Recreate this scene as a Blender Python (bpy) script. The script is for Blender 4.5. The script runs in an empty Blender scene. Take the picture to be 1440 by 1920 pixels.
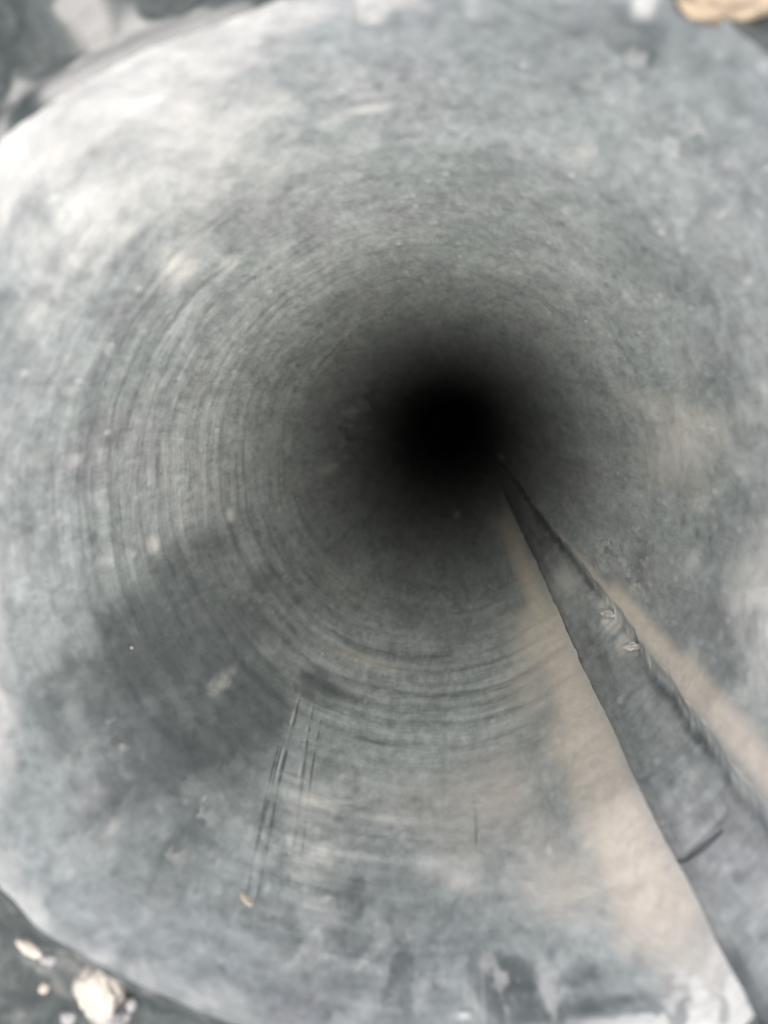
import bpy, math
import numpy as np
from mathutils import Vector, Matrix

# ------------------------------------------------------------------ camera
R = 0.060                      # radius of the bore (m)
F_PX = 1391.0                  # focal length in photo pixels (1440 x 1920)
ZC = 1.40 * R                 # camera height above the ground
VPX, VPY = 850.0, 785.0        # where the bore axis points in the photo
CAM = Vector((0.125 * R, 0.285 * R, ZC))

scene = bpy.context.scene
v = Vector((VPX - 720.0, 960.0 - VPY, -F_PX)).normalized()
W2C = Vector((0, 0, -1)).rotation_difference(v).to_matrix()
C2W = W2C.transposed()
cam_data = bpy.data.cameras.new("camera")
cam = bpy.data.objects.new("camera", cam_data)
scene.collection.objects.link(cam)
cam.matrix_world = Matrix.Translation(CAM) @ C2W.to_4x4()
cam_data.sensor_fit = 'VERTICAL'
cam_data.sensor_height = 32.0
cam_data.sensor_width = 24.0
cam_data.lens = F_PX / 1920.0 * 32.0
cam_data.clip_start = 0.002
cam_data.clip_end = 200.0
cam_data.dof.use_dof = True
cam_data.dof.focus_distance = 3.3 * R
cam_data.dof.aperture_fstop = 13.0
scene.camera = cam

# ------------------------------------------------------------------ daylight
SUN_TILT = math.radians(7.0)          # away from the zenith (bore axis)
SUN_AZ = math.radians(-48.0)           # the light comes from the lower right of the frame
sun_dir = Vector((math.sin(SUN_TILT) * math.cos(SUN_AZ),
                  math.sin(SUN_TILT) * math.sin(SUN_AZ), math.cos(SUN_TILT)))
world = bpy.data.worlds.new("World")
scene.world = world
world.use_nodes = True
wn = world.node_tree
bg = wn.nodes["Background"]
sky = wn.nodes.new("ShaderNodeTexSky")
sky.sky_type = 'NISHITA'
sky.sun_disc = False
sky.sun_elevation = math.pi / 2 - SUN_TILT
sky.sun_rotation = math.pi / 2 - SUN_AZ
sky.air_density = 0.35
sky.dust_density = 3.0
sky.ozone_density = 1.0
wn.links.new(sky.outputs[0], bg.inputs[0])
bg.inputs[1].default_value = 0.05
sd = bpy.data.lights.new("sun", 'SUN')
sd.energy = 1.5
sd.angle = math.radians(87.0)          # bright overcast: a very wide soft sun
sd.color = (1.0, 0.962, 0.90)
sun = bpy.data.objects.new("sun", sd)
scene.collection.objects.link(sun)
sun.rotation_euler = sun_dir.to_track_quat('Z', 'Y').to_euler()

scene.view_settings.view_transform = 'Standard'
scene.view_settings.look = 'None'
scene.view_settings.gamma = 1.0
scene.view_settings.exposure = 2.54
scene.view_settings.use_curve_mapping = False
scene.render.engine = 'CYCLES'
scene.cycles.use_denoising = True
scene.cycles.max_bounces = 8
scene.cycles.diffuse_bounces = 6

# ------------------------------------------------------------------ helpers
def _hash(ix, iy, iz, seed):
    h = (ix * 374761393 + iy * 668265263 + iz * 2147483647 + seed * 1274126177) & 0xFFFFFFFF
    h = ((h ^ (h >> 13)) * 1274126177) & 0xFFFFFFFF
    return ((h ^ (h >> 16)) & 0xFFFF) / 65535.0

def vnoise(x, y, z, seed=0):
    """value noise in 0..1"""
    xi = np.floor(x).astype(np.int64); yi = np.floor(y).astype(np.int64); zi = np.floor(z).astype(np.int64)
    fx = x - xi; fy = y - yi; fz = z - zi
    fx = fx * fx * (3 - 2 * fx); fy = fy * fy * (3 - 2 * fy); fz = fz * fz * (3 - 2 * fz)
    def L(a, b, t): return a + (b - a) * t
    c = [[[_hash(xi + i, yi + j, zi + k, seed) for k in (0, 1)] for j in (0, 1)] for i in (0, 1)]
    return L(L(L(c[0][0][0], c[1][0][0], fx), L(c[0][1][0], c[1][1][0], fx), fy),
             L(L(c[0][0][1], c[1][0][1], fx), L(c[0][1][1], c[1][1][1], fx), fy), fz)

def fbm(x, y, z, seed=0, octv=3, gain=0.5):
    t = 0; a = 1.0; n = 0
    for o in range(octv):
        t = t + a * vnoise(x * 2 ** o + 17.3 * o, y * 2 ** o + 5.1 * o, z * 2 ** o, seed + o)
        n += a; a *= gain
    return t / n

def at(px, py, rho=R):
    """photo pixel -> (angle, depth) on the wall of the bore"""
    d = C2W @ Vector((px - 720.0, 960.0 - py, -F_PX)).normalized()
    a = d.x ** 2 + d.y ** 2
    b = 2 * (CAM.x * d.x + CAM.y * d.y)
    c = CAM.x ** 2 + CAM.y ** 2 - rho ** 2
    t = (-b + math.sqrt(b * b - 4 * a * c)) / (2 * a)
    p = CAM + d * t
    return math.atan2(p.y, p.x), -p.z

def on_ground(px, py, z=0.0):
    d = C2W @ Vector((px - 720.0, 960.0 - py, -F_PX)).normalized()
    t = (z - CAM.z) / d.z
    return CAM + d * t

def sstep(a, b, x):
    t = np.clip((x - a) / (b - a), 0, 1)
    return t * t * (3 - 2 * t)

# lips of the groove cut along the wall
LIP_A = [(928, 885), (942, 915), (956, 952), (975, 990), (992, 1025), (1005, 1052), (1022, 1090), (1044, 1140), (1065, 1190), (1087, 1240), (1130, 1325), (1190, 1455), (1245, 1590), (1290, 1700), (1340, 1825), (1378, 1920)]
LIP_B = [(955, 880), (982, 912), (1005, 950), (1040, 990), (1068, 1025), (1092, 1052), (1118, 1088), (1158, 1138), (1196, 1190), (1236, 1240), (1290, 1310), (1350, 1400), (1440, 1545)]
def lip(pts):
    q = sorted([at(*p)[::-1] for p in pts])
    return np.array([a for a, b in q]), np.array([b for a, b in q])
LA, LB = lip(LIP_A), lip(LIP_B)
def lip_angles(d):
    """d: depths -> angle of the crisp lip and of the ragged lip"""
    def ev(L, seed, amp):
        x = np.log(d + ZC); xx = np.log(L[0] + ZC)
        c = np.polyfit(xx, L[1], 4)
        fit = np.polyval(c, np.clip(x, xx[0] - 0.02, xx[-1]))
        raw = np.mean([np.interp(x + o, xx, L[1]) for o in np.linspace(-.07, .07, 9)], 0)
        t = np.where(x < xx[0] + .1, fit, fit + (raw - fit) * np.clip((x - xx[0] - .1) / .1, 0, 1) * .8)
        t = t + (fbm(d / R * 7.0, 0 * d, 0 * d, seed, 4) - 0.5) * amp
        return t
    a = ev(LA, 5, 0.012); b = ev(LB, 9, 0.030)
    return a, np.maximum(b, a + 0.08)

RIM_A = [-197, -170, -150, -138, -127, -111, -92, -74, -54, -40, -8, 22, 45, 60, 76, 91, 103, 115, 123, 131, 141, 163, 190]
RIM_R = [1.05, 1.05, 1.08, 1.115, 1.08, 1.045, 1.045, 1.06, 1.19, 1.08, 1.07, 1.09, 1.10, 1.115, 1.06, 1.043, 1.036, 1.05, 1.07, 1.085, 1.06, 1.05, 1.05]
FLARE = 0.70 * R
def rprof(d, th):
    """bore radius along the depth: a worn, uneven, rounded rim"""
    a = (np.degrees(th) + 180) % 360 - 180
    aa = np.arange(-720, 720) * .25
    rr = np.interp(aa, RIM_A, RIM_R); ker = np.exp(-(np.arange(-40, 41) / 18.0) ** 2)
    rr = np.convolve(np.concatenate([rr[-40:], rr, rr[:40]]), ker / ker.sum(), 'valid')
    w = np.interp(a, aa, rr, period=360) + (fbm(np.cos(th) * 6, np.sin(th) * 6, 0 * th, 15, 3) - .5) * .03
    return R * (1 + (w - 1) * 1.25 * np.clip(1 - d / FLARE, 0, 1) ** 2 / (np.clip(1 - d / FLARE, 0, 1) + .25))

def mesh_grid(name, P, mat, parent=None, attrs=None, flip=False):
    ny, nx = P.shape[:2]
    me = bpy.data.meshes.new(name)
    idx = np.arange(ny * nx).reshape(ny, nx)
    q = np.stack([idx[:-1, :-1], idx[:-1, 1:], idx[1:, 1:], idx[1:, :-1]], -1).reshape(-1, 4)
    if flip: q = q[:, ::-1]
    me.vertices.add(ny * nx); me.vertices.foreach_set("co", P.reshape(-1).astype(np.float32))
    me.loops.add(q.size); me.loops.foreach_set("vertex_index", q.reshape(-1).astype(np.int32))
    me.polygons.add(len(q))
    me.polygons.foreach_set("loop_start", np.arange(0, q.size, 4, dtype=np.int32))
    me.polygons.foreach_set("loop_total", np.full(len(q), 4, dtype=np.int32))
    me.polygons.foreach_set("use_smooth", np.ones(len(q), dtype=bool))
    me.update(calc_edges=True)
    for k, a in (attrs or {}).items():
        if a.ndim == 3:
            at_ = me.attributes.new(k, 'FLOAT_VECTOR', 'POINT'); at_.data.foreach_set("vector", a.reshape(-1).astype(np.float32))
        else:
            at_ = me.attributes.new(k, 'FLOAT', 'POINT'); at_.data.foreach_set("value", a.reshape(-1).astype(np.float32))
    me.materials.append(mat)
    o = bpy.data.objects.new(name, me)
    scene.collection.objects.link(o)
    if parent: o.parent = parent
    return o

# ------------------------------------------------------------------ materials
class NT:
    def __init__(self, name):
        self.m = bpy.data.materials.new(name); self.m.use_nodes = True
        self.t = self.m.node_tree; self.b = self.t.nodes["Principled BSDF"]
    def n(self, typ, **kw):
        x = self.t.nodes.new(typ)
        for k, val in kw.items(): setattr(x, k, val)
        return x
    def l(self, a, b): self.t.links.new(a, b)
    def val(self, sock, v):
        if isinstance(v, bpy.types.NodeSocket): self.l(v, sock)
        else: sock.default_value = v
    def math(self, op, a, b=None, c=None, clamp=False):
        x = self.n("ShaderNodeMath", operation=op, use_clamp=clamp)
        for i, q in enumerate((a, b, c)):
            if q is not None: self.val(x.inputs[i], q)
        return x.outputs[0]
    def mix(self, f, a, b, mode='MIX'):
        x = self.n("ShaderNodeMix", data_type='RGBA', blend_type=mode)
        self.val(x.inputs[0], f); self.val(x.inputs[6], a); self.val(x.inputs[7], b)
        return x.outputs[2]
    def noise(self, vec, scale, detail=3.0, rough=0.55, dist=0.0, off=0.0):
        x = self.n("ShaderNodeTexNoise")
        if off:
            o = self.n("ShaderNodeVectorMath", operation='ADD'); self.l(vec, o.inputs[0]); o.inputs[1].default_value = (off, off * 1.7, off * .6); vec = o.outputs[0]
        self.l(vec, x.inputs["Vector"]); x.inputs["Scale"].default_value = scale
        x.inputs["Detail"].default_value = detail; x.inputs["Roughness"].default_value = rough; x.inputs["Distortion"].default_value = dist
        return x.outputs[0]
    def ramp(self, v, a, b, lo=0.0, hi=1.0):
        x = self.n("ShaderNodeMapRange", interpolation_type='SMOOTHSTEP')
        self.val(x.inputs[0], v)
        for i, q in zip((1, 2, 3, 4), (a, b, lo, hi)): x.inputs[i].default_value = q
        return x.outputs[0]
    def attr(self, name, vec=False):
        x = self.n("ShaderNodeAttribute", attribute_name=name)
        return x.outputs["Vector"] if vec else x.outputs["Fac"]
    def vscale(self, vec, s):
        x = self.n("ShaderNodeVectorMath", operation='MULTIPLY'); self.l(vec, x.inputs[0]); x.inputs[1].default_value = s
        return x.outputs[0]

def C(r, g, b): return (r, g, b, 1.0)

def rock_material(name, light, dark, dust_glint=C(.76, .745, .695), sand=C(.74, .655, .56), damp_shade=C(.075, .088, .088), bump=1.0, streak=1.0, hue=1.0):
    """stone wall: grey mottling, tangential tool streaks, dust / sand / damp stains from surface attributes"""
    k = NT(name)
    bore = k.attr("bore", True)                       # (arc length, depth, radius) in metres
    co = k.attr("skin", True)                         # wall position with the depth compressed as the drill stretched it
    n_big = k.noise(co, 28, 4, .6, .4)
    n_mid = k.noise(co, 120, 4, .62, .6, 3.1)
    n_fine = k.noise(co, 520, 3, .6, 0, 7.7)
    n_hue = k.noise(co, 60, 3, .55, .3, 11.0)
    st = k.noise(k.vscale(bore, (0.10, 1.0, 0.3)), 420, 4, .65, .15)     # long streaks round the bore
    st2 = k.noise(k.vscale(bore, (0.6, 1.0, 0.5)), 260, 3, .6, .3, 4.0)  # short dashes
    ring = k.attr("ring")
    f = k.math('ADD', k.math('MULTIPLY', k.ramp(n_big, .25, .75), .4), k.math('MULTIPLY', k.ramp(n_mid, .36, .64), .6))
    col = k.mix(f, dark, light)
    # faint green / violet casts
    col = k.mix(k.ramp(n_hue, .52, .72, 0, .5 * hue), col, C(.285, .33, .315))
    col = k.mix(k.ramp(n_hue, .48, .30, 0, .45 * hue), col, C(.335, .32, .33))
    sf = k.math('MULTIPLY', k.math('SUBTRACT', st, .5), k.math('MULTIPLY_ADD', ring, 1.15 * streak, .05 * streak))
    sf2 = k.math('MULTIPLY', k.math('SUBTRACT', st2, .5), .36 * streak)
    tot = k.math('ADD', k.math('ADD', sf, sf2), k.math('MULTIPLY', k.math('SUBTRACT', n_fine, .5), .85))
    col = k.mix(1.0, col, k.n_gray(k.math('ADD', 1.0, tot)) if hasattr(k, 'n_gray') else gray(k, k.math('ADD', 1.0, tot)), 'MULTIPLY')
    ragged = k.math('ADD', k.math('MULTIPLY', k.math('SUBTRACT', n_mid, .5), 1.1), k.math('MULTIPLY', k.math('SUBTRACT', st2, .5), .8))
    def stain(col, nm, c, lo, hi, mx, rag):
        a = k.attr(nm)
        w = k.math('MULTIPLY', k.ramp(a, 0.0, .3), k.math('MULTIPLY', ragged if rag > .3 else k.math('SUBTRACT', n_mid, .5), rag))
        return k.mix(k.ramp(k.math('ADD', a, w), lo, hi, 0, mx), col, c)
    vor = k.n("ShaderNodeTexVoronoi"); k.l(co, vor.inputs["Vector"]); vor.inputs["Scale"].default_value = 330
    sep = k.n("ShaderNodeSeparateColor"); k.l(vor.outputs["Color"], sep.inputs[0])
    grit = k.math('MULTIPLY', k.ramp(vor.outputs["Distance"], .30, .12), k.math('GREATER_THAN', sep.outputs[0], .80))
    col = k.mix(k.math('MULTIPLY', grit, k.ramp(sep.outputs[1], 0, 1, .05, .2 + .4 * hue)), col, C(.58, .58, .56) if hue > .5 else C(.2, .2, .195))
    pits = k.math('MULTIPLY', k.ramp(vor.outputs["Distance"], .38, .12), k.math('LESS_THAN', sep.outputs[0], .14))
    col = k.mix(k.math('MULTIPLY', pits, k.ramp(sep.outputs[1], 0, 1, .05, .4)), col, C(.13, .14, .14))
    col = stain(col, "damp_shade", damp_shade, .06, .95, .80, .9)
    dsand = k.mix(k.ramp(n_fine, .3, .7), sand, tuple(x * .87 for x in sand[:3]) + (1,))
    col = stain(col, "sand", dsand, .02, .95, .92, .10)
    ddust = k.mix(k.ramp(n_mid, .35, .65), dust_glint, tuple(x * .82 for x in dust_glint[:3]) + (1,))
    col = stain(col, "dust_glint", ddust, .05, .75, .95, .7)
    k.l(col, k.b.inputs["Base Color"])
    k.b.inputs["Roughness"].default_value = .88
    k.b.inputs["Specular IOR Level"].default_value = .25
    h = k.math('ADD', k.math('MULTIPLY', n_fine, .2), k.math('ADD', k.math('MULTIPLY', n_mid, .9), k.math('MULTIPLY', st, k.math('MULTIPLY_ADD', ring, .7, .05))))
    bp = k.n("ShaderNodeBump"); bp.inputs["Strength"].default_value = .5 * bump; bp.inputs["Distance"].default_value = .0010
    k.l(h, bp.inputs["Height"]); k.l(bp.outputs[0], k.b.inputs["Normal"])
    return k.m

def gray(k, v):
    x = k.n("ShaderNodeCombineColor")
    for i in range(3): k.l(v, x.inputs[i])
    return x.outputs[0]

def chip_material(name, a, b, scale=300):
    k = NT(name)
    co = k.n("ShaderNodeTexCoord").outputs["Object"]
    n = k.noise(co, scale, 4, .6)
    k.l(k.mix(k.ramp(n, .3, .7), a, b), k.b.inputs["Base Color"])
    k.b.inputs["Roughness"].default_value = .9
    k.b.inputs["Specular IOR Level"].default_value = .2
    bp = k.n("ShaderNodeBump"); bp.inputs["Strength"].default_value = .6; bp.inputs["Distance"].default_value = .0006
    k.l(n, bp.inputs["Height"]); k.l(bp.outputs[0], k.b.inputs["Normal"])
    return k.m

M_WALL = rock_material("grey_stone", C(.418, .446, .433), C(.27, .293, .284))
M_RIM = rock_material("dusty_stone", C(.418, .446, .433), C(.27, .293, .284))
M_GROOVE = rock_material("groove_stone", C(.44, .456, .45), C(.31, .328, .322), streak=.8, bump=.28)
M_GROUND = rock_material("damp_ground", C(.062, .071, .071), C(.022, .028, .028), dust_glint=C(.21, .21, .205), streak=.0, bump=2.0, hue=.06)

# ------------------------------------------------------------------ stains (dirt with a shape of its own) and painted glints
# spots: photo pixel, half size round the bore and along it (px), strength
DUST_GLINT_SPOTS = [
 (60, 300, 120, 90, 1.0), (150, 260, 120, 80, 1.0), (260, 215, 110, 70, .9), (370, 150, 110, 60, .8), (20, 430, 80, 60, .8),
 (330, 330, 170, 110, .42), (200, 430, 150, 80, .42), (480, 230, 150, 80, .35), (100, 560, 140, 90, .25), (560, 330, 160, 70, .2),
 (335, 500, 40, 36, .75), (435, 490, 26, 20, .5), (690, 218, 50, 10, .45),
 (700, 55, 26, 34, .9), (755, 40, 34, 30, .75), (560, 70, 60, 30, .55), (880, 40, 14, 46, .4),
 (300, 715, 26, 20, .35), (145, 860, 16, 20, .36), (75, 860, 20, 26, .4), (288, 1020, 22, 12, .6), (200, 1045, 26, 20, .35), (10, 1110, 70, 22, .5), (28, 1290, 60, 24, .5), (52, 1400, 40, 22, .45), (250, 1040, 12, 8, .5), (430, 965, 14, 8, .5),
 (1085, 305, 28, 24, .42), (1068, 338, 12, 9, .45), (970, 163, 9, 8, .42), (995, 185, 10, 6, .4), (1318, 165, 14, 9, .3), (1285, 200, 12, 10, .25),
 (1330, 425, 8, 16, .36), (1385, 430, 16, 8, .38), (1310, 505, 14, 12, .22),
 (1420, 1100, 70, 70, .75), (1440, 1180, 60, 60, .6), (1425, 760, 60, 160, .26), (1410, 900, 60, 100, .2), (1290, 830, 70, 90, .22), (1240, 1795, 80, 40, 1.1), (1290, 1860, 80, 50, 1.1), (1190, 1880, 70, 26, .8), (1300, 1735, 30, 40, .9), (1300, 1050, 50, 30, .3), (1400, 1300, 70, 60, .35), (1440, 1000, 60, 70, .3),
 (1290, 1745, 60, 50, .9), (1320, 1820, 60, 60, .95), (1250, 1890, 70, 40, .7), (1300, 1900, 50, 50, .8), (1180, 1740, 50, 30, .3),
 (870, 1640, 34, 24, .55), (570, 1510, 60, 50, .40), (650, 1590, 60, 34, .38), (730, 1530, 80, 26, .34), (820, 1610, 60, 26, .3), (600, 1700, 60, 24, .34), (560, 1620, 40, 40, .34), (415, 1285, 20, 34, .4), (235, 1530, 20, 30, .3),
 (470, 1560, 14, 24, .4), (865, 1866, 18, 7, .8), (868, 1886, 16, 5, .7), (560, 1780, 50, 40, .25), (690, 1860, 60, 30, .3), (840, 1800, 60, 60, .15),
 (100, 1660, 60, 40, .45), (60, 1590, 60, 40, .35), (1180, 560, 16, 10, .3),
 (1230, 770, 50, 60, .2), (1300, 900, 70, 60, .2), (670, 180, 120, 50, .2), (940, 856, 5, 8, .9), (858, 965, 6, 5, .8), (655, 775, 14, 20, .45), (640, 830, 16, 14, .4), (615, 880, 10, 14, .45), (690, 800, 8, 16, .4), (600, 800, 14, 10, .3), (250, 120, 60, 20, .3),  # pale specks on the deep rough patch are painted glints, the rest dust
]
DUST_STROKES = [
 ([(0, 470), (50, 340), (150, 240), (290, 165), (400, 120), (500, 60)], 44, .9),
 ([(-14, 900), (-6, 1000), (4, 1120), (20, 1250), (24, 1340), (36, 1430), (30, 1530)], 30, .40),
 ([(-10, 1600), (90, 1690), (240, 1770), (400, 1840), (540, 1890)], 42, .42),
 ([(20, 1670), (60, 1730)], 10, .8),
 ([(980, 1896), (1060, 1872), (1130, 1845), (1190, 1815), (1270, 1775)], 22, 1.0), ([(1130, 1860), (1260, 1840)], 22, .8),
 ([(1160, 1840), (1230, 1900)], 14, .6),
 ([(1192, -20), (1186, 50), (1158, 118)], 17, .75),
 ([(897, 1560), (900, 1920)], 2.5, .35), ([(562, 1300), (542, 1370), (520, 1450), (498, 1560), (484, 1660)], 3, .26), ([(585, 1320), (568, 1410), (552, 1510)], 4, .22), ([(545, 1480), (600, 1500), (680, 1500)], 8, .3), ([(540, 1560), (640, 1590), (760, 1560)], 8, .3), ([(560, 1690), (640, 1660)], 10, .3), ([(1335, 400), (1365, 380), (1400, 360)], 3, .5),
 ([(1320, 800), (1360, 810)], 6, .4),
]
SAND_SPOTS = [
 (1000, 1290, 70, 80, .45), (930, 1480, 160, 100, .34), (1060, 1640, 130, 60, .5), (1285, 820, 75, 110, .40), (1240, 880, 50, 70, .35), (1190, 750, 30, 60, .2), (820, 1500, 140, 60, .22), (650, 1500, 120, 60, .2),
 (1000, 1560, 90, 90, .3), (600, 1620, 60, 40, .25), (690, 1240, 60, 10, .5), (640, 1100, 200, 30, .15),
]
SAND_STROKES = [
 ([(950, 985), (1000, 1110), (1030, 1200)], 24, .8), ([(1030, 1190), (1080, 1320), (1110, 1400)], 60, .8), ([(1100, 1390), (1150, 1520), (1190, 1640)], 90, .85), ([(1170, 1620), (1240, 1720)], 70, .6),
 ([(1045, 1005), (1100, 1066), (1160, 1128)], 12, .6), ([(1150, 1120), (1230, 1205), (1300, 1280)], 24, .95), ([(1290, 1270), (1380, 1380), (1460, 1490)], 44, .95),
]
DAMP_DARK_SPOTS = [
 (520, 1140, 130, 130, .42), (470, 1290, 140, 120, .40), (570, 1030, 110, 90, .34), (455, 1460, 60, 120, .30), (200, 1300, 200, 120, .22), (300, 1480, 200, 100, .26), (360, 1240, 140, 120, .36),
 (410, 1040, 120, 110, .55), (330, 1140, 120, 100, .55), (240, 1190, 110, 70, .5), (430, 1250, 110, 80, .48), (380, 1420, 130, 90, .42), (250, 1330, 110, 80, .42), (470, 1350, 60, 60, .42), (180, 1520, 80, 50, .28), (300, 1560, 110, 60, .26), (330, 1650, 90, 40, .25),
 (615, 1290, 70, 14, .6), (595, 1275, 30, 24, .5), (620, 1440, 30, 14, .4), (700, 1390, 70, 6, .5),
 (950, 1800, 60, 34, .75), (965, 1860, 60, 40, .6), (1075, 1828, 70, 24, .9), (1010, 1920, 60, 26, .8), (1130, 1900, 40, 16, .8), (1070, 1780, 60, 20, .5), (1010, 1890, 60, 24, .5), (1190, 1870, 24, 14, .6), (1130, 1800, 40, 12, .7),
 (660, 1660, 60, 40, .5), (740, 1640, 50, 30, .4), (640, 1740, 50, 30, .4), (520, 1690, 50, 20, .45), (760, 1720, 90, 50, .3), (620, 1860, 60, 30, .4), (750, 1880, 60, 30, .35), (560, 1900, 60, 20, .4), (850, 1750, 70, 50, .25),
 (1250, 200, 200, 130, .34), (1000, 120, 160, 90, .3), (1350, 420, 120, 120, .24), (780, 160, 120, 60, .2), (1150, 330, 120, 90, .2), (1065, 210, 40, 30, .45), (1260, 150, 26, 14, .4), (1080, 65, 26, 20, .5), (1290, 60, 60, 40, .3), (960, 30, 100, 30, .25), (1420, 60, 30, 30, .7), (1400, 150, 60, 60, .2),  # broad spots darken the upper right near the rim, beside small damp marks
 (540, 30, 30, 20, .5), (320, 105, 40, 10, .2), (205, 325, 16, 10, .55), (255, 262, 36, 9, .55), (232, 240, 40, 16, .3), (240, 355, 20, 14, .35), (340, 430, 18, 14, .4), (450, 150, 30, 10, .35), (590, 155, 16, 12, .5), (530, 150, 20, 10, .4),
 (170, 700, 60, 8, .35), (310, 690, 60, 16, .35), (175, 1010, 16, 10, .6), (110, 730, 40, 6, .3),
 (1150, 1110, 40, 40, .3), (1210, 1050, 40, 20, .4), (1330, 1150, 50, 40, .3), (1180, 1180, 30, 24, .3), (1280, 980, 16, 10, .5), (1305, 1000, 16, 10, .5), (1330, 1010, 10, 8, .6),
 (1010, 405, 50, 30, .25), (990, 450, 30, 40, .25), (700, 350, 20, 30, .25), (880, 350, 40, 30, .2), (1050, 590, 60, 10, .35), (960, 540, 60, 16, .3), (1150, 820, 30, 60, .3),
]
DAMP_STROKES = [
 ([(572, 1270), (553, 1350), (530, 1440), (508, 1560), (495, 1640), (478, 1710)], 3.6, .72), ([(556, 1290), (535, 1360), (512, 1440), (488, 1560), (472, 1660)], 3.6, .62),
 ([(596, 1290), (580, 1370), (568, 1460), (556, 1560), (545, 1640)], 4, .55), ([(612, 1320), (600, 1400), (590, 1500)], 3, .3), ([(535, 1300), (500, 1400), (470, 1500)], 3, .25), ([(520, 1440), (575, 1460)], 5, .3), ([(510, 1500), (600, 1515)], 5, .25), ([(500, 1610), (570, 1625)], 5, .3),
 ([(545, 1330), (524, 1420), (505, 1500), (480, 1600)], 3, .6), ([(566, 1300), (546, 1380), (522, 1480)], 3, .65), ([(603, 1350), (586, 1440), (572, 1560), (562, 1650)], 3, .6), ([(628, 1340), (615, 1430)], 2.5, .3), ([(525, 1500), (508, 1600), (490, 1720)], 2.5, .4), ([(540, 1380), (610, 1400)], 3, .4), ([(530, 1540), (590, 1552)], 4, .4), ([(520, 1580), (580, 1590)], 4, .35), ([(490, 1660), (560, 1680)], 5, .35),
 ([(890, 1500), (893, 1580)], 4, .5), ([(665, -20), (668, 40), (670, 80)], 5, .7), ([(0, 722), (150, 722), (440, 716)], 5, .3),
 ([(380, 1650), (395, 1600), (410, 1570)], 7, .5), ([(85, 1310), (120, 1400), (170, 1460)], 6, .45), ([(500, 1190), (545, 1155)], 4, .4),
 ([(100, 430), (130, 400), (70, 500)], 5, .3),
]
RING_SPOTS = [(760, 1340, 260, 60, .9), (450, 900, 200, 60, .7), (290, 850, 300, 170, 1.0), (520, 800, 300, 60, .6), (330, 640, 200, 100, .6), (640, 1200, 260, 90, .8), (800, 1290, 260, 70, .8), (820, 1150, 200, 60, .6), (540, 1000, 200, 60, .5), (600, 1600, 160, 120, .7), (1200, 700, 200, 60, .3), (520, 560, 200, 60, .5)]

def U_(d):
    return R * np.log((d + ZC) / R)

def px_scale(d):
    z = d + ZC
    return z / F_PX, z * z / (F_PX * R)          # metres per photo px, round the bore and along it

def paint(th, d, spots, strokes, wob, rho=R):
    """th, d grids (2-D) -> strength 0..1; works on the unrolled wall in metres"""
    out = np.zeros_like(d)
    brk = 3 * (fbm(np.cos(th) * 16, np.sin(th) * 16, d / R * 16, 77, 2) - .55)
    dr = d[:, 0] if d.ndim == 2 else d
    def region(dmin, dmax):
        i = np.where((dr >= dmin) & (dr <= dmax))[0]
        return (i[0], i[-1] + 1) if len(i) else None
    for (x, y, a, b, s) in spots:
        t0, d0 = at(x, y, rho); sa, sb = px_scale(d0); a = a * sa; b = b * sb
        rg = region(d0 - 3.0 * b, d0 + 3.0 * b)
        if not rg: continue
        sl = slice(*rg)
        dt = (th[sl] - t0 + math.pi) % (2 * math.pi) - math.pi
        q = ((dt * R) / a) ** 2 + ((d[sl] - d0) / b) ** 2
        g = s * np.exp(-q * .9 * (1 + np.clip(wob[sl], -.4, .8)))
        out[sl] = np.maximum(out[sl], g) + np.minimum(out[sl], g) * .5
    for (pts, w, s) in strokes:
        q = [at(p[0], p[1], rho) for p in pts]
        for (t0, d0), (t1, d1) in zip(q[:-1], q[1:]):
            m = w * max(px_scale(d0)[1], px_scale(d1)[1]) * 1.3
            rg = region(min(d0, d1) - 2.6 * m, max(d0, d1) + 2.6 * m)
            if not rg: continue
            sl = slice(*rg)
            dt = (th[sl] - t0 + math.pi) % (2 * math.pi) - math.pi
            dd = (U_(d[sl]) - U_(d0)) / R
            ux = (t1 - t0 + math.pi) % (2 * math.pi) - math.pi; uy = (U_(d1) - U_(d0)) / R
            t = np.clip((dt * ux + dd * uy) / (ux * ux + uy * uy + 1e-12), 0, 1)
            r2 = ((dt - t * ux) ** 2 + (dd - t * uy) ** 2) * (F_PX * R / (d[sl] + ZC)) ** 2
            out[sl] = np.maximum(out[sl], s * (1 + (np.clip(brk[sl], -.4, .3) if w < 12 else 0)) * np.exp(-r2 / w ** 2 * .9 * (1 + np.clip(wob[sl], -.4, .8))))
    return np.clip(out, 0, 1.2)

def thing(name, label, cat, loc=(0, 0, 0), group=None):
    o = bpy.data.objects.new(name, None); scene.collection.objects.link(o)
    o.empty_display_size = .02
    o.location = loc; o["label"] = label; o["category"] = cat
    if group: o["group"] = group
    return o

# ------------------------------------------------------------------ the borehole
hole = thing("borehole", "round hole bored into grey stone with dusty rim, dark bottom and one long groove", "borehole")
DEPTH = 40 * R
NR, NT_ = 720, 1700
rp = np.linspace(F_PX * R / ZC, F_PX * R / (DEPTH + ZC), NR)       # even rows as seen from above
d_row = F_PX * R / rp - ZC
d_row[0] = 0.0
d_row = np.concatenate([d_row[:1], np.linspace(.004 * R, FLARE, 150), d_row[d_row > FLARE * 1.01]])
NR = len(d_row)
thA, thB = lip_angles(d_row)
tt = np.linspace(0, 1, NT_)
TH = thB[:, None] + tt[None, :] * (thA + 2 * math.pi - thB)[:, None]
D = np.repeat(d_row[:, None], NT_, 1)
cx, cy = np.cos(TH), np.sin(TH)
X0, Y0 = cx, cy
Zr = U_(D) / R
wob = fbm(X0 * 7, Y0 * 7, Zr * 7, 21, 3) * 2 - 1
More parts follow.
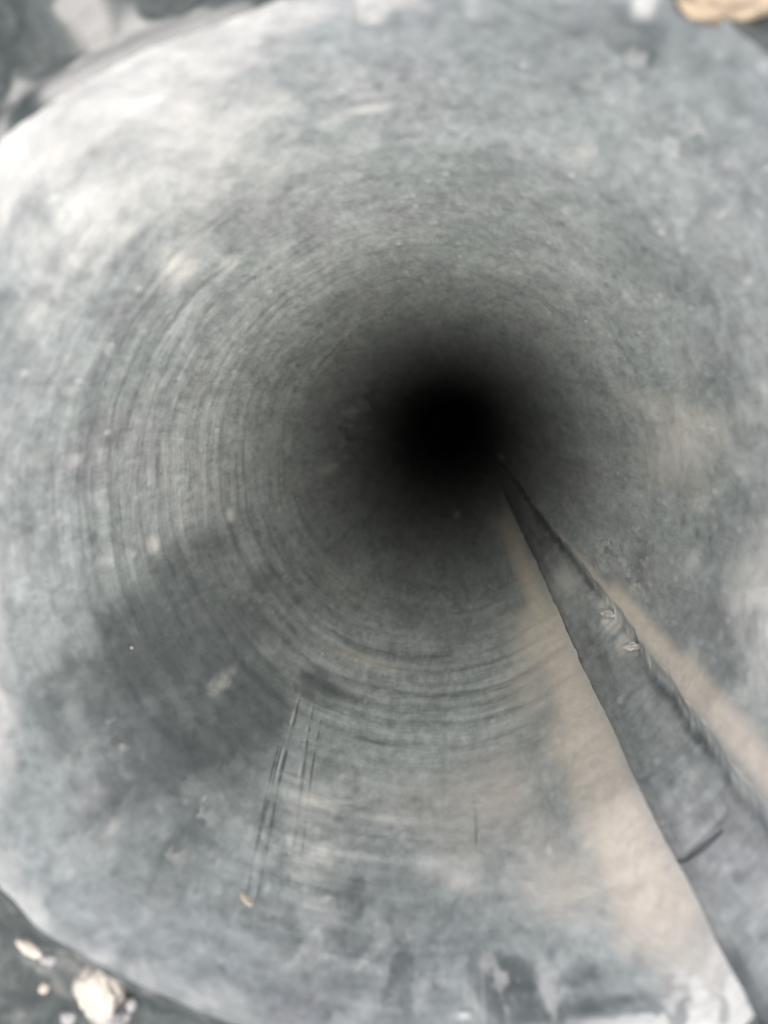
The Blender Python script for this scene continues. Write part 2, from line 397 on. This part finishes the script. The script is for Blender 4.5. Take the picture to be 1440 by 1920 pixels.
MOTTLE = [(700, 1790, 340, 150, 1.0), (560, 1560, 160, 120, .7), (300, 1450, 220, 180, .75), (1170, 1080, 170, 120, .9), (1230, 220, 240, 190, .8), (320, 330, 280, 160, .7), (700, 200, 260, 120, .55), (1000, 450, 200, 100, .45), (330, 1120, 200, 160, .35), (1000, 1830, 200, 100, 1.0), (1320, 500, 150, 200, .5), (150, 700, 140, 200, .5)]
mo = paint(TH, D, MOTTLE, [], wob * .3)
m1 = fbm(X0 * 15, Y0 * 15, Zr * 15, 171, 4, .6); m2 = fbm(X0 * 18, Y0 * 18, Zr * 18, 181, 4, .6)
m_damp = mo * sstep(.50, .64, m1) * .42
m_dust = mo * sstep(.54, .68, m2) * .34
dust_glint = paint(TH, D, DUST_GLINT_SPOTS, DUST_STROKES, wob)
sand = paint(TH, D, SAND_SPOTS, SAND_STROKES, wob)
damp_shade = paint(TH, D, DAMP_DARK_SPOTS, DAMP_STROKES, wob)
ring = np.clip(paint(TH, D, RING_SPOTS, [], wob * .3) + .12, 0, 1)
# relief: broad unevenness, ring marks of the tool, lumps and pits
und = (fbm(X0 * 2.2, Y0 * 2.2, Zr * 1.6, 31, 3) - .5) * .030
lump = (fbm(X0 * 9, Y0 * 9, Zr * 9, 41, 4, .5) - .5) * .016
pit = -np.clip(.36 - fbm(X0 * 24, Y0 * 24, Zr * 22, 47, 2), 0, 1) * .008
wv = Zr + (fbm(X0 * 1.3, Y0 * 1.3, Zr * .5, 61, 2) - .5) * .10
rings = ((fbm(wv * 18, 0 * Zr, X0 * .6, 51, 2, .5) - .5) * .014 + np.sin(wv * 120 + 3 * vnoise(wv * 9, X0, Y0, 57)) * .0022 * vnoise(X0 * 3, Y0 * 3, Zr * 5, 58) + (fbm(wv * 60, X0 * 1.1, Y0 * 1.1, 53, 2) - .5) * .0025) * (ring)
edge = np.minimum(tt, 1 - tt)[None, :] * 2 * math.pi
fade = sstep(.0, .05, edge)
relief = (und + rings) + (lump + pit) * (1 - .5 * np.clip(sand, 0, 1))
t0, d0 = at(668, 800)                                        # rough broken patch deep on the left wall
dt = (TH - t0 + math.pi) % (2 * math.pi) - math.pi
rough = np.exp(-((dt / .55) ** 2 + ((D - d0) / (1.1 * R)) ** 2))
relief = relief + rough * (fbm(X0 * 9, Y0 * 9, Zr * 5, 71, 4, .6) - .5) * .34
RHO = rprof(D, TH) - R * 0 + R * relief * (.25 + .75 * fade) - R * .004 * np.clip(dust_glint, 0, 1)
P = np.stack([RHO * cx, RHO * cy, -D], -1)
BORE = np.stack([TH * R, U_(D), RHO], -1)
SKIN = np.stack([R * X0, R * Y0, U_(D)], -1)
chalk = paint(TH, D, [(1270, 1810, 170, 130, 1.0), (1130, 1860, 160, 50, 1.0)], [], wob * .3)
dust_glint = dust_glint * (1 - .75 * chalk * sstep(.49, .60, fbm(X0 * 15, Y0 * 15, Zr * 24, 191, 4, .55)))
dust_glint = np.maximum(dust_glint, m_dust); damp_shade = np.maximum(damp_shade, m_damp) + np.minimum(damp_shade, m_damp) * .6
att = dict(bore=BORE, skin=SKIN, dust_glint=dust_glint, sand=sand, damp_shade=damp_shade, ring=ring)
k = int(np.searchsorted(d_row, FLARE * .3))
mesh_grid("bore_wall", P[k:], M_WALL, hole, {n: a[k:] for n, a in att.items()}, flip=True)
rimo = mesh_grid("rim", P[:k + 1], M_RIM, hole, {n: a[:k + 1] for n, a in att.items()}, flip=True)
rimo["label"] = "worn pale rim dusted with cream powder"

# groove: left wall, floor, ragged right wall
NS = 150
s = np.linspace(0, 1, NS)
W = (thB - thA)[:, None]
gx = np.interp(s, [0, .12, .2, .78, .9, 1.0], [0, -.04, .03, .74, .90, 1.0])      # across
gh = np.interp(s, [0, .12, .2, .74, .80, .9, 1.0], [0, .85, 1.0, 1.0, 1.06, .55, 0])   # depth
Dg = np.repeat(d_row[:, None], NS, 1)
THg = thA[:, None] + gx[None, :] * W
Hg = np.interp(d_row, [0, 1.5 * R, 4 * R, 8 * R, DEPTH], [.075, .06, .05, .04, .02])[:, None] * gh[None, :]
inner = sstep(0, .06, np.minimum(s, 1 - s))[None, :]
xg, yg, zg = np.cos(THg), np.sin(THg), Dg / R
lumps = (fbm(xg * 13, yg * 13, np.log(zg + 1.4) * 20, 81, 4, .6) - .5) * .006 + (fbm(xg * 16, yg * 16, zg * 30, 85, 2) - .5) * .004
right = sstep(.68, .86, s)[None, :]
stepz = (vnoise(zg * 5.0, 0 * zg, xg * 2, 91) - .5) * .03
crk_t, crk_d = at(1290, 1560, R * 1.07)
crack = np.exp(-((Dg - crk_d - (s[None, :] - .4) * .02 * R) / (.012 * R)) ** 2) * sstep(.15, .25, s)[None, :] * (1 - sstep(.62, .72, s))[None, :]
# bore-wall boundary radii, so that the lips meet exactly
ra, rb = RHO[:, -1][:, None], RHO[:, 0][:, None]
base = ra + (rb - ra) * s[None, :]
RHOg = base + R * (Hg + inner * (lumps * (1 + 1.6 * right) + stepz * .2) + crack * .003)
Pg = np.stack([RHOg * np.cos(THg), RHOg * np.sin(THg), -Dg], -1)
wobg = fbm(xg * 9, yg * 9, zg * 6, 95, 3) * 2 - 1
G_DUST = [(1062, 1085, 30, 26, .45), (1135, 1145, 22, 30, .8), (1150, 1165, 20, 16, .9), (1178, 1205, 20, 20, .7), (1225, 1240, 24, 14, .4), (1180, 1400, 30, 16, .3), (1290, 1450, 26, 12, .35), (1260, 1380, 30, 20, .25), (1390, 1630, 50, 30, .25)]
G_DAMP = [(970, 950, 40, 60, .5), (1010, 1010, 40, 40, .4), (1110, 1200, 30, 50, .45), (1150, 1290, 40, 40, .35), (1230, 1410, 40, 40, .2), (1390, 1830, 60, 70, .85), (1420, 1900, 80, 60, .9), (1320, 1740, 20, 60, .6)]
gd = paint(THg, Dg, G_DUST, [], wobg, 1.06 * R)
gm = np.clip(paint(THg, Dg, G_DAMP, [([(1240, 1600), (1330, 1535)], 3.5, 1.2)], wobg, 1.06 * R) + .62 * np.exp(-((s[None, :] - .80 + .10 * (fbm(zg * 6, 0 * zg, 0 * zg, 88, 3) - .5)) / .07) ** 2) + .3 * sstep(.16, .02, s)[None, :], 0, 1)  # painted shade in the crevice and along the left wall, added to the damp
gs = .75 * sstep(.93, 1.0, s)[None, :] * np.ones_like(Dg) + .25 * sstep(.55, .75, s)[None, :] * np.clip(wobg, 0, 1)
groove = mesh_grid("groove", Pg, M_GROOVE, hole, dict(bore=np.stack([U_(Dg), THg * R, RHOg], -1), skin=np.stack([R * xg, R * yg, U_(Dg)], -1), dust_glint=gd, sand=gs, damp_shade=gm, ring=np.full_like(Dg, .5)), flip=True)
groove["label"] = "straight groove with a crisp left lip and crumbled right side"

# bottom of the hole
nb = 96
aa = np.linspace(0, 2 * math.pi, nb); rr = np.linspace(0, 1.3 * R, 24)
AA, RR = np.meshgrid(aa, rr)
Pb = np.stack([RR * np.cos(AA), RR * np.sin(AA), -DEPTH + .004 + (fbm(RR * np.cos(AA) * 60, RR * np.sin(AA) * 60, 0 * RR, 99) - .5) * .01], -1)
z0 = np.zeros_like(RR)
mesh_grid("hole_bottom", Pb, M_GROUND, hole, dict(bore=Pb, skin=Pb, dust_glint=z0, sand=z0, damp_shade=z0, ring=z0))

# ------------------------------------------------------------------ the ground round the mouth
ng = 900
a0 = float(thB[0]); a1 = float(thA[0]) + 2 * math.pi
ga = np.concatenate([np.linspace(a0, a1, ng), np.linspace(a1 + .004, a0 + 2 * math.pi - .004, 60), [a0 + 2 * math.pi]])
inn = np.concatenate([np.interp(ga[:ng], TH[0], RHO[0]), np.interp(ga[ng:ng + 60] - 2 * math.pi, THg[0][40:], RHOg[0][40:]), [RHO[0, 0]]])
lev = np.concatenate([[0], np.linspace(.02, .8, 110), np.geomspace(.85, 500, 60)])
GA = np.repeat(ga[None, :], len(lev), 0)
GR = inn[None, :] + lev[:, None] * R
gX, gY = GR * np.cos(GA), GR * np.sin(GA)
nearm = (lev[:, None] < 3)
gz = (fbm(gX / R * 5, gY / R * 5, 0 * gX, 111, 4, .55) - .5) * .11 * R
gz2 = (fbm(gX / R * 22, gY / R * 22, 0 * gX, 117, 2) - .5) * .03 * R
gz = (gz + gz2) * sstep(0, .12, lev)[:, None] - .07 * R * sstep(0, .12, lev)[:, None]
gz = gz + (fbm(gX * 1.2, gY * 1.2, 0 * gX, 121, 3) - .5) * .08 * sstep(1.0, 20, lev)[:, None]
gz[0] = -d_row[0]
Pgd = np.stack([gX, gY, gz], -1)
topleft = on_ground(60, 60); botleft = on_ground(100, 1850)
pn = fbm(gX / R * 7, gY / R * 7, 0 * gX, 131, 3)
gdust = sstep(.50, .72, pn) * .55 * np.exp(-(((gX - topleft.x) ** 2 + (gY - topleft.y) ** 2) / (.55 * R) ** 2)) * .8
gdust = gdust * 1.0
gdust = gdust + sstep(.62, .75, pn) * .3
ground = mesh_grid("ground", Pgd, M_GROUND, None, dict(bore=Pgd, skin=Pgd, dust_glint=np.clip(gdust, 0, 1), sand=sstep(.6, .8, fbm(gX / R * 3, gY / R * 3, 0 * gX, 141)) * .15, damp_shade=z0[0, 0] + 0 * gX, ring=0 * gX))
ground["kind"] = "structure"

# ------------------------------------------------------------------ loose stones and crumbs
M_CREAM = chip_material("cream_chip", C(.40, .365, .315), C(.27, .25, .225))
M_TAN = chip_material("tan_stone", C(.34, .27, .185), C(.26, .21, .155), 160)
M_PALE = chip_material("pale_grit", C(.25, .245, .24), C(.17, .17, .17))
M_CHIP = chip_material("dusty_chip", C(.52, .51, .47), C(.38, .375, .35))
M_YEL = chip_material("buff_flake", C(.44, .40, .31), C(.34, .31, .25))

def pebble(name, label, cat, loc, size, mat, seed, normal=(0, 0, 1), spin=0.0, group=None, rough=.35, n=40):
    u = np.linspace(0, math.pi, n); w = np.linspace(0, 2 * math.pi, 2 * n)
    U, Wv = np.meshgrid(u, w, indexing='ij')
    x, y, z = np.sin(U) * np.cos(Wv), np.sin(U) * np.sin(Wv), np.cos(U)
    r = 1 + (fbm(x * 1.3 + 5, y * 1.3 + 5, z * 1.3 + 5, seed, 4, .55) - .5) * 2 * rough
    Pp = np.stack([x * r * size[0], y * r * size[1], z * r * size[2]], -1)
    o = mesh_grid(name, Pp, mat)
    q = Vector(normal).to_track_quat('Z', 'Y').to_matrix().to_4x4() @ Matrix.Rotation(spin, 4, 'Z')
    o.matrix_world = Matrix.Translation(loc) @ q
    o["label"] = label; o["category"] = cat
    if group: o["group"] = group
    return o

def on_wall(px, py, rho=R, lift=0.0):
    t, d = at(px, py, rho)
    nrm = Vector((-math.cos(t), -math.sin(t), 0))
    return Vector((rho * math.cos(t), rho * math.sin(t), -d)) + nrm * lift, nrm

pg = "pale crumbs lying on the dark ground"
g = lambda x, y: on_ground(x, y, -.02 * R)
U = R / 1000.0
pebble("pebble", "large cream pebble on the dark ground left of the hole's foot", "pebble", g(188, 1862), (52 * U, 66 * U, 40 * U), M_CREAM, 3, spin=.3, rough=.55)
pebble("pebble", "lilac grey lump against the lower edge of the large cream pebble", "pebble", g(205, 1900), (40 * U, 34 * U, 36 * U), M_PALE, 7, rough=.5)
pebble("pebble", "slim cream chip nearest the left edge of the dark ground", "pebble", g(56, 1778), (34 * U, 13 * U, 12 * U), M_CREAM, 11, spin=-.6)
pebble("pebble", "small pale crumb at the lower end of the slim cream chip", "pebble", g(90, 1798), (18 * U, 12 * U, 12 * U), M_PALE, 13, spin=-.2)
pebble("pebble", "tiny round buff grain alone on dark ground", "pebble", g(82, 1852), (12 * U, 12 * U, 11 * U), M_CREAM, 17)
pebble("pebble", "small pale grain on the bottom edge below the large cream pebble's left side", "pebble", g(128, 1908), (18 * U, 14 * U, 12 * U), M_PALE, 19)
pebble("pebble", "pale grain to the right of the large cream pebble", "pebble", g(246, 1884), (11 * U, 14 * U, 10 * U), M_PALE, 23)
pebble("stone", "tan sandstone lump beyond the rim in the upper right corner", "stone", on_ground(1385, -52, .0), (125 * U, 78 * U, 45 * U), M_TAN, 29, rough=.35, spin=.12)
p, nn = on_wall(462, 1685, lift=.2 * U); pebble("chip", "buff flake stuck low on the wall at the foot of twin scratches", "chip", p, (12 * U, 24 * U, 5 * U), M_YEL, 31, nn, .9)
p, nn = on_wall(246, 1215, lift=2 * U); pebble("grain", "tiny white grain on the darker left wall", "grain", p, (5 * U, 5 * U, 4 * U), M_CREAM, 37, nn, n=14)
p, nn = on_wall(1138, 1150, R * 1.045); pebble("chip", "pale angular chip lying in the groove against its crumbled side", "chip", p, (20 * U, 85 * U, 26 * U), M_CHIP, 41, nn, .3, rough=.6)
p, nn = on_wall(1182, 1212, R * 1.035); pebble("chip", "small pale chip in the groove below the larger angular one", "chip", p, (16 * U, 46 * U, 22 * U), M_CHIP, 43, nn, .5, rough=.6)
